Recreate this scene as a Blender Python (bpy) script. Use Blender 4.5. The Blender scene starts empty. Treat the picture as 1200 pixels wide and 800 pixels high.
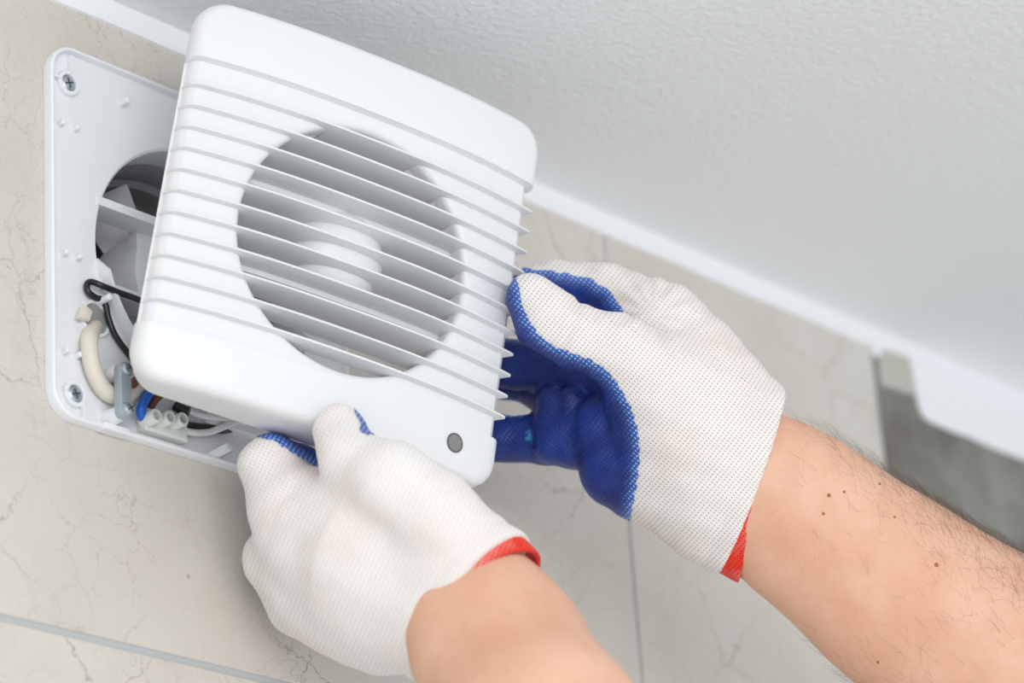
import bpy, bmesh, math, random
import numpy as np
from mathutils import Vector, Matrix

random.seed(7)
rng = np.random.default_rng(7)
scene = bpy.context.scene
COL = scene.collection

# ------------------------------------------------------------------ camera, light, exposure
# world: X along the wall to the right, Y into the wall (room is Y < 0), Z up; origin = lower corner of the fan plate
F = 3517.27                                   # focal length in pixels of a 1200 px wide frame
R0 = np.array([[0.67460414, -0.73524593, -0.06574706],
               [0.25099051, 0.31222237, -0.91625376],
               [0.69419955, 0.60160669, 0.39516625]])
R0 = np.linalg.svd(R0)[0] @ np.linalg.svd(R0)[2]
C0 = np.array([-0.79849409, -0.97055094, -0.51318106])
cam_d = bpy.data.cameras.new('camera')
cam = bpy.data.objects.new('camera', cam_d)
COL.objects.link(cam)
cam_d.sensor_width = 36.0
cam_d.lens = F / 1200 * 36
cam_d.clip_start = 0.05
cam_d.dof.use_dof = True
cam_d.dof.focus_distance = 1.405
cam_d.dof.aperture_fstop = 5.6
M = Matrix.Identity(4)
for i in range(3):
    M[i][0], M[i][1], M[i][2], M[i][3] = R0[0][i], -R0[1][i], -R0[2][i], C0[i]
cam.matrix_world = M
scene.camera = cam

scene.view_settings.view_transform = 'Standard'
scene.view_settings.look = 'None'
scene.view_settings.gamma = 1.0
scene.view_settings.use_curve_mapping = False
scene.view_settings.exposure = 0.0

world = bpy.data.worlds.new('world')
scene.world = world
world.use_nodes = True
bg = world.node_tree.nodes['Background']
bg.inputs[0].default_value = (0.93, 0.97, 1.0, 1)
bg.inputs[1].default_value = 0.97


def area(name, loc, target, size, power, col=(1, 1, 1)):
    d = bpy.data.lights.new(name, 'AREA')
    d.shape = 'RECTANGLE'
    d.size, d.size_y = size
    d.energy = power
    d.color = col
    o = bpy.data.objects.new(name, d)
    COL.objects.link(o)
    o.location = loc
    o.rotation_euler = (Vector(target) - Vector(loc)).to_track_quat('-Z', 'Y').to_euler()
    return o


area('key_light', (-0.85, -1.55, -0.08), (0.15, 0, 0.05), (1.0, 0.5), 11.5, (1.0, 0.985, 0.97))  # unseen broad key light on the camera side, no window there


# ------------------------------------------------------------------ pixel helpers (a pixel gives a ray, the plane or depth gives the point)
def ray(px, py):
    return np.array([(px - 600) / F, (py - 400) / F, 1.0]) @ R0


def wy(px, py, y=0.0):
    d = ray(px, py)
    return C0 + d * ((y - C0[1]) / d[1])


def cam2world(P):                             # camera metric space (right, down, away) -> world
    return np.asarray(P) @ R0 + C0


# ------------------------------------------------------------------ materials
def mat(name, base=(0.8, 0.8, 0.8), rough=0.5, metal=0.0, spec=0.5):
    m = bpy.data.materials.new(name)
    m.use_nodes = True
    b = m.node_tree.nodes['Principled BSDF']
    b.inputs['Base Color'].default_value = (*base, 1)
    b.inputs['Roughness'].default_value = rough
    b.inputs['Metallic'].default_value = metal
    b.inputs['Specular IOR Level'].default_value = spec
    return m


class NT:
    def __init__(s, m):
        s.t = m.node_tree
        s.b = s.t.nodes['Principled BSDF']

    def n(s, typ, **kw):
        nd = s.t.nodes.new(typ)
        for k, v in kw.items():
            if k.startswith('_'):
                setattr(nd, k[1:], v)
            else:
                nd.inputs[k.replace('__', ' ')].default_value = v
        return nd

    def l(s, a, b):
        s.t.links.new(a, b)

    def math(s, op, a, b=None, c=None):
        nd = s.t.nodes.new('ShaderNodeMath')
        nd.operation = op
        for i, v in enumerate((a, b, c)):
            if v is None:
                continue
            if isinstance(v, (int, float)):
                nd.inputs[i].default_value = v
            else:
                s.l(v, nd.inputs[i])
        return nd.outputs[0]

    def ramp(s, src, stops):
        nd = s.t.nodes.new('ShaderNodeValToRGB')
        el = nd.color_ramp.elements
        while len(el) < len(stops):
            el.new(0.5)
        for e, (p, c) in zip(el, stops):
            e.position = p
            e.color = (*c, 1) if len(c) == 3 else c
        s.l(src, nd.inputs[0])
        return nd.outputs[0]

    def mix(s, fac, a, b, mode='MIX'):
        nd = s.t.nodes.new('ShaderNodeMix')
        nd.data_type = 'RGBA'
        nd.blend_type = mode
        for sock, v in ((nd.inputs[0], fac), (nd.inputs[6], a), (nd.inputs[7], b)):
            if isinstance(v, (int, float)):
                sock.default_value = v
            elif isinstance(v, tuple):
                sock.default_value = (*v, 1)
            else:
                s.l(v, sock)
        return nd.outputs[2]

    def bump(s, h, strength=0.3, dist=0.001):
        nd = s.n('ShaderNodeBump', Strength=strength, Distance=dist)
        s.l(h, nd.inputs['Height'])
        s.l(nd.outputs[0], s.b.inputs['Normal'])
        return nd


def plastic(name, base, rough=0.35, spec=0.5):
    m = mat(name, base, rough, 0, spec)
    t = NT(m)
    co = t.n('ShaderNodeTexCoord')
    no = t.n('ShaderNodeTexNoise', Scale=900.0, Detail=2.0)
    t.l(co.outputs['Object'], no.inputs['Vector'])
    t.bump(no.outputs[0], 0.06, 0.0003)
    return m


MAT = {}
MAT['cover'] = plastic('white_cover_plastic', (0.785, 0.79, 0.805), 0.42)
MAT['plate'] = plastic('white_plate_plastic', (0.80, 0.81, 0.84), 0.40)
MAT['grey'] = plastic('grey_duct_plastic', (0.30, 0.30, 0.31), 0.5)
MAT['blade'] = plastic('pale_grey_blade_plastic', (0.50, 0.51, 0.54), 0.4)
MAT['black'] = plastic('black_cable_rubber', (0.012, 0.012, 0.015), 0.35)
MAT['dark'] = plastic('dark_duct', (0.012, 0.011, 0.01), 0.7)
MAT['beige'] = plastic('cream_cable_sheath', (0.72, 0.67, 0.57), 0.5)
MAT['bluewire'] = plastic('blue_wire_insulation', (0.01, 0.12, 0.55), 0.35)
MAT['brown'] = plastic('brown_wire_insulation', (0.19, 0.06, 0.035), 0.4)
MAT['whitewire'] = plastic('white_wire_insulation', (0.78, 0.78, 0.78), 0.4)
MAT['block'] = plastic('milky_terminal_plastic', (0.70, 0.74, 0.70), 0.35)
MAT['block'].node_tree.nodes['Principled BSDF'].inputs['Subsurface Weight'].default_value = 0.3
MAT['block'].node_tree.nodes['Principled BSDF'].inputs['Subsurface Radius'].default_value = (0.003, 0.003, 0.003)
MAT['steel'] = mat('zinc_steel', (0.52, 0.58, 0.62), 0.32, 1.0)
MAT['dullsteel'] = mat('painted_clamp_steel', (0.40, 0.46, 0.50), 0.38, 0.35)
MAT['slot'] = mat('dark_slot_steel', (0.10, 0.13, 0.16), 0.5, 0.6)
MAT['sensor'] = mat('grey_sensor', (0.16, 0.16, 0.16), 0.5, 0.3)
MAT['sensorlight'] = mat('light_sensor_mesh', (0.42, 0.42, 0.42), 0.4, 0.4)


def tile_mat(name, c1, c2, vein, dark=False):
    m = mat(name, c1, 0.38, 0, 0.4)
    t = NT(m)
    co = t.n('ShaderNodeTexCoord')
    oi = t.n('ShaderNodeObjectInfo')
    off = t.n('ShaderNodeVectorMath', _operation='MULTIPLY_ADD')
    t.l(oi.outputs['Random'], off.inputs[0])
    off.inputs[1].default_value = (3.1, 5.7, 4.3)
    t.l(co.outputs['Object'], off.inputs[2])
    V = off.outputs[0]
    big = t.n('ShaderNodeTexNoise', Scale=16.0 if dark else 9.0, Detail=5.0, Roughness=0.6)
    t.l(V, big.inputs['Vector'])
    fine = t.n('ShaderNodeTexNoise', Scale=420.0, Detail=3.0, Roughness=0.7)
    t.l(V, fine.inputs['Vector'])
    base = t.mix(t.ramp(big.outputs[0], [(0.35, (0, 0, 0)), (0.68, (1, 1, 1))]), c1, c2)
    base = t.mix(t.math('MULTIPLY', t.math('SUBTRACT', fine.outputs[0], 0.3), 0.20), base, (0.38, 0.33, 0.26))
    # crackle veins: two scales of distorted cells, broken up by a mask
    dn = t.n('ShaderNodeTexNoise', Scale=26.0, Detail=5.0, Roughness=0.7)
    t.l(V, dn.inputs['Vector'])
    sc = t.n('ShaderNodeVectorMath', _operation='MULTIPLY_ADD')
    t.l(dn.outputs['Color'], sc.inputs[0])
    sc.inputs[1].default_value = (0.035, 0.035, 0.035)
    t.l(V, sc.inputs[2])
    col = base
    for scale, w, amt, mlo, msc in ((17.0, 0.011, 0.80, 0.44, 9.0), (46.0, 0.020, 0.40, 0.46, 14.0), (95.0, 0.03, 0.22, 0.45, 11.0)):
        vo = t.n('ShaderNodeTexVoronoi', _feature='DISTANCE_TO_EDGE', Scale=scale)
        t.l(sc.outputs[0], vo.inputs['Vector'])
        line = t.ramp(vo.outputs['Distance'], [(0.0, (1, 1, 1)), (w, (0, 0, 0))])
        mk = t.n('ShaderNodeTexNoise', Scale=msc, Detail=3.0)
        t.l(V, mk.inputs['Vector'])
        mask = t.ramp(mk.outputs[0], [(mlo, (0, 0, 0)), (mlo + 0.16, (1, 1, 1))])
        f = t.math('MULTIPLY', t.math('MULTIPLY', line, mask), amt)
        col = t.mix(f, col, vein)
    spots = t.n('ShaderNodeTexVoronoi', Scale=70.0)
    t.l(V, spots.inputs['Vector'])
    sp = t.ramp(spots.outputs['Distance'], [(0.05, (1, 1, 1)), (0.11, (0, 0, 0))])
    sm = t.n('ShaderNodeTexNoise', Scale=31.0, Detail=1.0)
    t.l(V, sm.inputs['Vector'])
    sp2 = t.math('MULTIPLY', sp, t.ramp(sm.outputs[0], [(0.6, (0, 0, 0)), (0.66, (1, 1, 1))]))
    col = t.mix(t.math('MULTIPLY', sp2, 0.5), col, (0.22, 0.16, 0.10))
    t.l(col, t.b.inputs['Base Color'])
    t.bump(fine.outputs[0], 0.10, 0.0004)
    return m


MAT['tile'] = tile_mat('cream_crackle_tile', (0.60, 0.56, 0.50), (0.66, 0.63, 0.58), (0.27, 0.20, 0.14))
MAT['tiledark'] = tile_mat('dark_stone_tile', (0.13, 0.115, 0.095), (0.29, 0.29, 0.27), (0.10, 0.08, 0.06), True)
MAT['grout'] = mat('blue_grey_grout', (0.46, 0.49, 0.495), 0.85)
MAT['smear'] = mat('beige_grey_filler', (0.50, 0.48, 0.43), 0.8)


def paint(name, base, scale, strength, rough=0.6):
    m = mat(name, base, rough, 0, 0.35)
    t = NT(m)
    co = t.n('ShaderNodeTexCoord')
    no = t.n('ShaderNodeTexNoise', Scale=scale, Detail=3.0, Roughness=0.55, Distortion=0.4)
    t.l(co.outputs['Object'], no.inputs['Vector'])
    t.bump(no.outputs[0], strength, 0.0015)
    return m


MAT['ceiling'] = paint('textured_ceiling_paint', (0.82, 0.835, 0.845), 260.0, 0.85, 0.55)
MAT['caulk'] = paint('white_edge_paint', (0.86, 0.87, 0.90), 60.0, 0.15, 0.5)


def knit_nodes(t, period=(2.0, 1.55)):
    """dots between knitted loops, from the 'knit' attribute (mm along / across / through the hand)"""
    at = t.n('ShaderNodeAttribute', _attribute_name='knit')
    sep = t.n('ShaderNodeSeparateXYZ')
    t.l(at.outputs['Vector'], sep.inputs[0])
    an = t.n('ShaderNodeAttribute', _attribute_name='knitn')
    sn = t.n('ShaderNodeSeparateXYZ')
    t.l(an.outputs['Vector'], sn.inputs[0])
    x = sep.outputs[0]
    wrow = t.math('SINE', t.math('MULTIPLY', x, 2 * math.pi / period[0]))

    def dots(c):
        w2 = t.math('SINE', t.math('MULTIPLY', c, 2 * math.pi / period[1]))
        return t.math('ADD', t.math('MULTIPLY', w2, 0.5), t.math('MULTIPLY', wrow, 0.5))
    d1 = dots(sep.outputs[1])
    d2 = dots(sep.outputs[2])
    f = t.math('GREATER_THAN', t.math('ABSOLUTE', sn.outputs[1]), t.math('ABSOLUTE', sn.outputs[2]))
    mixd = t.math('ADD', t.math('MULTIPLY', d2, f), t.math('MULTIPLY', d1, t.math('SUBTRACT', 1.0, f)))
    return mixd                                # -1 (hole) .. 1 (loop crest)


def knit_mat(name, base, hole, soft=0.0):
    m = mat(name, base, 0.85, 0, 0.2)
    t = NT(m)
    k = knit_nodes(t)
    hk = t.ramp(t.math('ADD', t.math('MULTIPLY', k, 0.5), 0.5), [(0.04, (0, 0, 0)), (0.36, (1, 1, 1))])
    co = t.n('ShaderNodeTexCoord')
    no = t.n('ShaderNodeTexNoise', Scale=28.0, Detail=3.0)
    t.l(co.outputs['Object'], no.inputs['Vector'])
    blush = t.ramp(no.outputs[0], [(0.48, (0, 0, 0)), (0.72, (1, 1, 1))])
    c = t.mix(t.math('MULTIPLY', blush, 0.5), base, (0.82, 0.66, 0.60))
    c = t.mix(hk, t.mix(soft, hole, base), c)
    t.l(c, t.b.inputs['Base Color'])
    t.bump(hk, 0.5, 0.0004)
    t.b.inputs['Sheen Weight'].default_value = 0.15
    return m


MAT['knit'] = knit_mat('white_knit', (0.83, 0.80, 0.775), (0.46, 0.37, 0.32))
MAT['knitsoft'] = knit_mat('white_fine_knit', (0.84, 0.81, 0.79), (0.60, 0.52, 0.48), 0.35)
MAT['red'] = knit_mat('red_hem_yarn', (0.80, 0.035, 0.012), (0.45, 0.01, 0.005))


def coating_mat():
    m = mat('blue_latex', (0.01, 0.06, 0.38), 0.42, 0, 0.5)
    t = NT(m)
    k = knit_nodes(t)
    hk = t.ramp(t.math('ADD', t.math('MULTIPLY', k, 0.5), 0.5), [(0.05, (0, 0, 0)), (0.6, (1, 1, 1))])
    at = t.n('ShaderNodeAttribute', _attribute_name='edge')       # px from the border of the dip
    co = t.n('ShaderNodeTexCoord')
    no = t.n('ShaderNodeTexNoise', Scale=55.0, Detail=3.0)
    t.l(co.outputs['Object'], no.inputs['Vector'])
    thin = t.ramp(at.outputs['Fac'], [(0.0, (1, 1, 1)), (0.55, (0.15, 0.15, 0.15)), (1.0, (0, 0, 0))])
    base = t.mix(t.ramp(no.outputs[0], [(0.35, (0, 0, 0)), (0.7, (1, 1, 1))]), (0.003, 0.018, 0.16), (0.005, 0.033, 0.26))
    base = t.mix(thin, base, (0.015, 0.14, 0.58))
    dots = t.math('MULTIPLY', thin, t.math('SUBTRACT', 1.0, t.ramp(t.math('ADD', t.math('MULTIPLY', k, 0.5), 0.5), [(0.55, (1, 1, 1)), (0.85, (0, 0, 0))])))
    base = t.mix(t.math('MULTIPLY', dots, 0.8), base, (0.75, 0.78, 0.80))
    ge = t.n('ShaderNodeNewGeometry')
    ds = t.n('ShaderNodeVectorMath', _operation='DISTANCE')
    t.l(ge.outputs['Position'], ds.inputs[0])
    zz = 1.452 + 0.034 - 0.011
    ds.inputs[1].default_value = tuple(cam2world(np.array([(625 - 600) / F * zz, (511 - 400) / F * zz, zz])))
    fn = t.n('ShaderNodeTexNoise', Scale=500.0, Detail=3.0)
    t.l(co.outputs['Object'], fn.inputs['Vector'])
    worn = t.ramp(t.math('ADD', t.math('MULTIPLY', ds.outputs['Value'], 130.0), t.math('MULTIPLY', fn.outputs[0], 0.9)), [(0.75, (1, 1, 1)), (1.0, (0, 0, 0))])
    base = t.mix(t.math('MULTIPLY', worn, 0.8), base, (0.06, 0.36, 0.72))
    t.l(base, t.b.inputs['Base Color'])
    cr = t.n('ShaderNodeTexNoise', Scale=130.0, Detail=2.0, Distortion=1.5)
    t.l(co.outputs['Object'], cr.inputs['Vector'])
    t.bump(t.math('ADD', hk, t.math('MULTIPLY', cr.outputs[0], 2.5)), 0.5, 0.0004)
    return m


MAT['coating'] = coating_mat()


def skin_mat():
    m = mat('skin', (0.78, 0.47, 0.33), 0.48, 0, 0.4)
    t = NT(m)
    co = t.n('ShaderNodeTexCoord')
    no = t.n('ShaderNodeTexNoise', Scale=24.0, Detail=4.0, Roughness=0.6)
    t.l(co.outputs['Object'], no.inputs['Vector'])
    fi = t.n('ShaderNodeTexNoise', Scale=330.0, Detail=3.0)
    t.l(co.outputs['Object'], fi.inputs['Vector'])
    c = t.mix(t.ramp(no.outputs[0], [(0.35, (0, 0, 0)), (0.68, (1, 1, 1))]), (0.70, 0.39, 0.255), (0.80, 0.50, 0.355))
    c = t.mix(t.math('MULTIPLY', t.ramp(fi.outputs[0], [(0.4, (0, 0, 0)), (0.7, (1, 1, 1))]), 0.2), c, (0.66, 0.34, 0.23))
    t.l(c, t.b.inputs['Base Color'])
    t.b.inputs['Subsurface Weight'].default_value = 0.12
    t.b.inputs['Subsurface Radius'].default_value = (0.006, 0.0025, 0.0012)
    t.bump(fi.outputs[0], 0.18, 0.0006)
    return m


MAT['skin'] = skin_mat()
MAT['hair'] = mat('brown_arm_hair', (0.13, 0.075, 0.04), 0.5)
MAT['mole'] = mat('brown_mole', (0.36, 0.13, 0.06), 0.6)


# ------------------------------------------------------------------ object helpers
def link(o, parent=None):
    COL.objects.link(o)
    if parent is not None:
        o.parent = parent
    return o


def mesh_obj(name, verts, faces, m, parent=None, smooth=True, angle=None):
    me = bpy.data.meshes.new(name)
    me.from_pydata([tuple(map(float, v)) for v in verts], [], [tuple(map(int, f)) for f in faces])
    me.validate()
    me.update()
    bm = bmesh.new()
    bm.from_mesh(me)
    bmesh.ops.remove_doubles(bm, verts=bm.verts, dist=1e-7)
    bmesh.ops.recalc_face_normals(bm, faces=bm.faces)
    bm.to_mesh(me)
    bm.free()
    if m is not None:
        me.materials.append(m)
    if smooth:
        for p in me.polygons:
            p.use_smooth = True
        if angle:
            me.set_sharp_from_angle(angle=math.radians(angle))
    return link(bpy.data.objects.new(name, me), parent)


def empty(name, loc=(0, 0, 0), rot=None):
    o = bpy.data.objects.new(name, None)
    o.empty_display_size = 0.02
    link(o)
    if rot is not None:
        o.matrix_world = Matrix.Translation(loc) @ rot.to_4x4()
    else:
        o.location = loc
    return o


def tag(o, label=None, cat=None, group=None, kind=None):
    for k, v in (('label', label), ('category', cat), ('group', group), ('kind', kind)):
        if v:
            o[k] = v
    return o


class MB:
    """collects shapes; build() makes one mesh object"""
    def __init__(s):
        s.v, s.f = [], []

    def add(s, v, f):
        n = len(s.v)
        s.v += [tuple(x) for x in v]
        s.f += [tuple(i + n for i in q) for q in f]
        return s

    def loops(s, L, cap0=True, cap1=True, closed=True):
        n = len(L[0])
        v = [p for lp in L for p in lp]
        f = []
        for k in range(len(L) - 1):
            for i in range(n if closed else n - 1):
                j = (i + 1) % n
                f.append((k * n + i, k * n + j, (k + 1) * n + j, (k + 1) * n + i))
        if cap0:
            f.append(tuple(range(n - 1, -1, -1)))
        if cap1:
            f.append(tuple(range((len(L) - 1) * n, len(L) * n)))
        return s.add(v, f)

    def box(s, x0, x1, y0, y1, z0, z1, c=0.0):
        """box, chamfered by c towards the room (y0 side) and its vertical edges"""
        def lp(i, y):
            return [(x0 + i, y, z0 + i), (x1 - i, y, z0 + i), (x1 - i, y, z1 - i), (x0 + i, y, z1 - i)]
        L = [lp(0, y1), lp(0, y0 + c), lp(c, y0)] if c else [lp(0, y1), lp(0, y0)]
        return s.loops(L)

    def lathe(s, c, prof, n=32, axis=1, cap0=True, cap1=True):
        """prof: (radius, offset along axis) list; axis 1 = Y"""
        L = []
        for r, h in prof:
            lp = []
            for i in range(n):
                a = 2 * math.pi * i / n
                p = [0, 0, 0]
                o = [k for k in range(3) if k != axis]
                p[axis] = c[axis] + h
                p[o[0]] = c[o[0]] + r * math.cos(a)
                p[o[1]] = c[o[1]] + r * math.sin(a)
                lp.append(tuple(p))
            L.append(lp)
        return s.loops(L, cap0, cap1)

    def tube(s, pts, r, n=10, sub=6):
        P = spline(pts, sub)
        rr = r if callable(r) else (lambda t: r)
        L = []
        T = np.gradient(P, axis=0)
        T /= np.linalg.norm(T, axis=1)[:, None] + 1e-12
        up = np.array([0.31, -0.9, 0.27])
        u = np.cross(T[0], up)
        u /= np.linalg.norm(u)
        for k in range(len(P)):
            u = u - T[k] * (u @ T[k])
            u /= np.linalg.norm(u)
            w = np.cross(T[k], u)
            rk = rr(k / (len(P) - 1))
            L.append([tuple(P[k] + rk * (math.cos(2 * math.pi * i / n) * u + math.sin(2 * math.pi * i / n) * w)) for i in range(n)])
        return s.loops(L)

    def build(s, name, m, parent=None, smooth=True, angle=35):
        return mesh_obj(name, s.v, s.f, m, parent, smooth, angle)


def spline(pts, sub=6):
    P = np.array(pts, float)
    if len(P) < 3:
        return np.array([P[0] + (P[-1] - P[0]) * t for t in np.linspace(0, 1, sub + 1)])
    Q = np.vstack([2 * P[0] - P[1], P, 2 * P[-1] - P[-2]])
    out = []
    for i in range(1, len(Q) - 2):
        a, b, c, d = Q[i - 1], Q[i], Q[i + 1], Q[i + 2]
        for k in range(sub):
            t = k / sub
            out.append(0.5 * ((2 * b) + (c - a) * t + (2 * a - 5 * b + 4 * c - d) * t * t + (3 * b - a - 3 * c + d) * t ** 3))
    out.append(P[-1])
    return np.array(out)


def rrect(x0, x1, z0, z1, r, n=8):
    """rounded rectangle loop in (x, z); r = (bl, br, tr, tl)"""
    if not isinstance(r, (tuple, list)):
        r = (r, r, r, r)
    out = []
    for (cx, cz, a0, rr) in ((x0 + r[0], z0 + r[0], 180, r[0]), (x1 - r[1], z0 + r[1], 270, r[1]),
                             (x1 - r[2], z1 - r[2], 0, r[2]), (x0 + r[3], z1 - r[3], 90, r[3])):
        for k in range(n + 1):
            a = math.radians(a0 + 90 * k / n)
            out.append((cx + rr * math.cos(a), cz + rr * math.sin(a)))
    return out


# ------------------------------------------------------------------ the setting
HOLE = (0.095, 0.095, 0.0675)                   # duct hole centre x, z and radius
ZC = 0.228                                      # ceiling height
wall = tag(MB().box(-1.1, 2.2, 0.0011, 0.16, -1.1, ZC + 0.05).build('wall_back', MAT['grout'], smooth=False), kind='structure',
           label='tiled wall behind the fan with grey grout joints')
ceil = tag(MB().box(-1.1, 2.2, -2.2, 0.16, ZC, ZC + 0.03).build('ceiling', MAT['ceiling'], smooth=False), kind='structure',
           label='white ceiling with fine orange-peel texture')
cut_b = MB().lathe((HOLE[0], 0.04, HOLE[1]), [(HOLE[2], -0.07), (HOLE[2], 0.07)], 64).build('cutter', None)


def bore(o):
    md = o.modifiers.new('bore', 'BOOLEAN')
    md.object = cut_b
    md.operation = 'DIFFERENCE'
    md.solver = 'EXACT'
    bpy.context.view_layer.update()
    dg = bpy.context.evaluated_depsgraph_get()
    me = bpy.data.meshes.new_from_object(o.evaluated_get(dg))
    o.modifiers.clear()
    o.data = me


XJ = [-0.6225, -0.1075, 0.408, 0.6655, 0.923, 1.18, 1.44]
ZJ = [-0.899, -0.499, -0.099, ZC]
G = 0.0012
borelist = [wall]
for i in range(len(XJ) - 1):
    for j in range(len(ZJ) - 1):
        x0, x1, z0, z1 = XJ[i] + G, XJ[i + 1] - G, ZJ[j] + G * 1.4, ZJ[j + 1] - (G * 1.4 if j < 2 else 0.004)
        cx, cz = (x0 + x1) / 2, (z0 + z1) / 2
        mb = MB().box(x0 - cx, x1 - cx, 0.0, 0.0046, z0 - cz, z1 - cz, 0.0006)
        o = mb.build('tile', MAT['tiledark'] if i >= 3 else MAT['tile'], wall, smooth=False)
        o.location = (cx, 0, cz)
        if i >= 3:
            o['label'] = 'darker grey brown stone tile'
        if j == 2 and i == 1:
            borelist.append(o)
for o in borelist:
    bore(o)
bpy.data.objects.remove(cut_b)

# white paint strip along the ceiling, dropping lower over the dark tiles
low = [(-1.1, 0.2150)]
x = -1.0
while x < 0.66:
    low.append((x, 0.2141 + random.uniform(-0.0005, 0.0005)))
    x += 0.022
low += [(0.664, 0.2150), (0.668, 0.2080), (0.6715, 0.2085), (0.674, 0.2150), (0.690, 0.2172), (0.7055, 0.2175), (0.7072, 0.2130), (0.7080, 0.2010), (0.7086, 0.1920), (0.7098, 0.1850),
        (0.7130, 0.1795), (0.7220, 0.1772), (0.745, 0.1768), (0.765, 0.1776), (0.79, 0.1765), (0.83, 0.1772), (0.88, 0.1764), (0.95, 0.1772), (1.2, 0.177), (2.1, 0.177)]
mb = MB()
L0 = [(a, -0.0016, b + 0.0006) for a, b in low]
L1 = [(a, 0.0012, b) for a, b in low]
T0 = [(a, -0.0016, ZC) for a, b in low]
mb.loops([L1, L0, T0], False, False, closed=False)
tag(mb.build('trim_1', MAT['caulk'], angle=60), kind='structure', label='bright white paint strip between the tiles and the ceiling')
# filler patch on the top of the dark tile
sm = [wy(px, py, -0.0004) for px, py in ((1031, 408), (1050, 414), (1082, 424), (1082, 440), (1082, 462), (1060, 458), (1046, 452), (1035, 450), (1031, 430))]
sm2 = [wy(px, py, 0.0002) for px, py in ((1031, 408), (1050, 414), (1082, 424), (1083, 440), (1083, 465), (1060, 461), (1045, 455), (1033, 453), (1029, 430))]
mb = MB().loops([sm2, sm], False, True)
o = mb.build('filler_smear', MAT['smear'], wall)
o['label'] = 'pale filler smear under the paint strip'

# ------------------------------------------------------------------ the fan body on the wall
fan = empty('exhaust_fan', (0.095, 0.0, 0.0))
tag(fan, 'open white exhaust fan body screwed to the tiled wall, wiring exposed', 'fan')
FX = 0.095


def fpart(mb, name, m, parent=None, angle=35, label=None, smooth=True):
    """part of the fan given in world coordinates; parent defaults to the fan"""
    mb.v = [(a - FX, b, c) for a, b, c in mb.v]
    o = mb.build(name, m, parent or fan, smooth, angle)
    if label:
        o['label'] = label
    return o


S = 0.19
# base sheet with the round hole: ring from square to circle
mb = MB()
NA = 192
cxh, czh, rh = HOLE
ys = -0.0022
sq, ci, ci2, ci3 = [], [], [], []
for k in range(NA):
    a = 2 * math.pi * k / NA
    ca, sa = math.cos(a), math.sin(a)
    s_ = (S / 2 - 0.0012) / max(abs(ca), abs(sa))
    px_, pz_ = s_ * ca, s_ * sa
    # round the corners
    lim = S / 2 - 0.0012 - 0.012
    if abs(px_) > lim and abs(pz_) > lim:
        ang = math.atan2(abs(pz_) - lim, abs(px_) - lim)
        px_ = math.copysign(lim + 0.012 * math.cos(ang), px_)
        pz_ = math.copysign(lim + 0.012 * math.sin(ang), pz_)
    sq.append((cxh + px_, ys, czh + pz_))
    ci.append((cxh + (rh - 0.0010) * ca, ys, czh + (rh - 0.0010) * sa))
    ci2.append((cxh + (rh - 0.0022) * ca, ys + 0.0012, czh + (rh - 0.0022) * sa))
    ci3.append((cxh + (rh - 0.0022) * ca, 0.018, czh + (rh - 0.0022) * sa))
mb.loops([sq, ci, ci2, ci3], False, False)
fpart(mb, 'base_sheet', MAT['plate'])
# raised outer rim
mb = MB()
T = 0.0022
L = []
for ins, y in ((0, -0.0001), (0, -0.0048), (0.0004, -0.0056), (0.0011, -0.0060), (T - 0.0003, -0.0057), (T, -0.005), (T, -0.001)):
    L.append([(a, y, b) for a, b in rrect(ins, S - ins, ins, S - ins, 0.0145 - ins, 8)])
mb.loops(L, False, False)
fpart(mb, 'rim', MAT['plate'])
# collar around the hole, only where the photo shows it (lower part)
mb = MB()
L = []
a0, a1 = math.radians(188), math.radians(352)
for k in range(49):
    a = a0 + (a1 - a0) * k / 48
    h = 0.007 * min(1, k / 2, (48 - k) / 2)
    r_in, r_out = rh - 0.0022, rh - 0.0002
    L.append([(cxh + r * math.cos(a), y, czh + r * math.sin(a)) for r, y in ((r_out, ys), (r_out, ys - h), (r_in, ys - h), (r_in, 0.018))])
mb.loops(L)
fpart(mb, 'collar', MAT['plate'])
# duct
mb = MB().lathe((cxh, 0, czh), [(rh - 0.0023, 0.017), (rh - 0.004, 0.020), (rh - 0.004, 0.034), (rh - 0.007, 0.036), (rh - 0.007, 0.118), (0.002, 0.118)], 64, cap0=False)
fpart(mb, 'duct', MAT['grey'], label='grey duct sleeve inside the wall')
mb = MB().lathe((cxh, 0, czh), [(rh - 0.0085, 0.05), (rh - 0.0071, 0.0515), (rh - 0.0085, 0.053)], 64, cap0=False, cap1=False)
fpart(mb, 'duct_ring', MAT['plate'])
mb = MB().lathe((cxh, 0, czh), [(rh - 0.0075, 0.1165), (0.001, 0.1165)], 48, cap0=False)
fpart(mb, 'duct_end', MAT['dark'])
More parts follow.
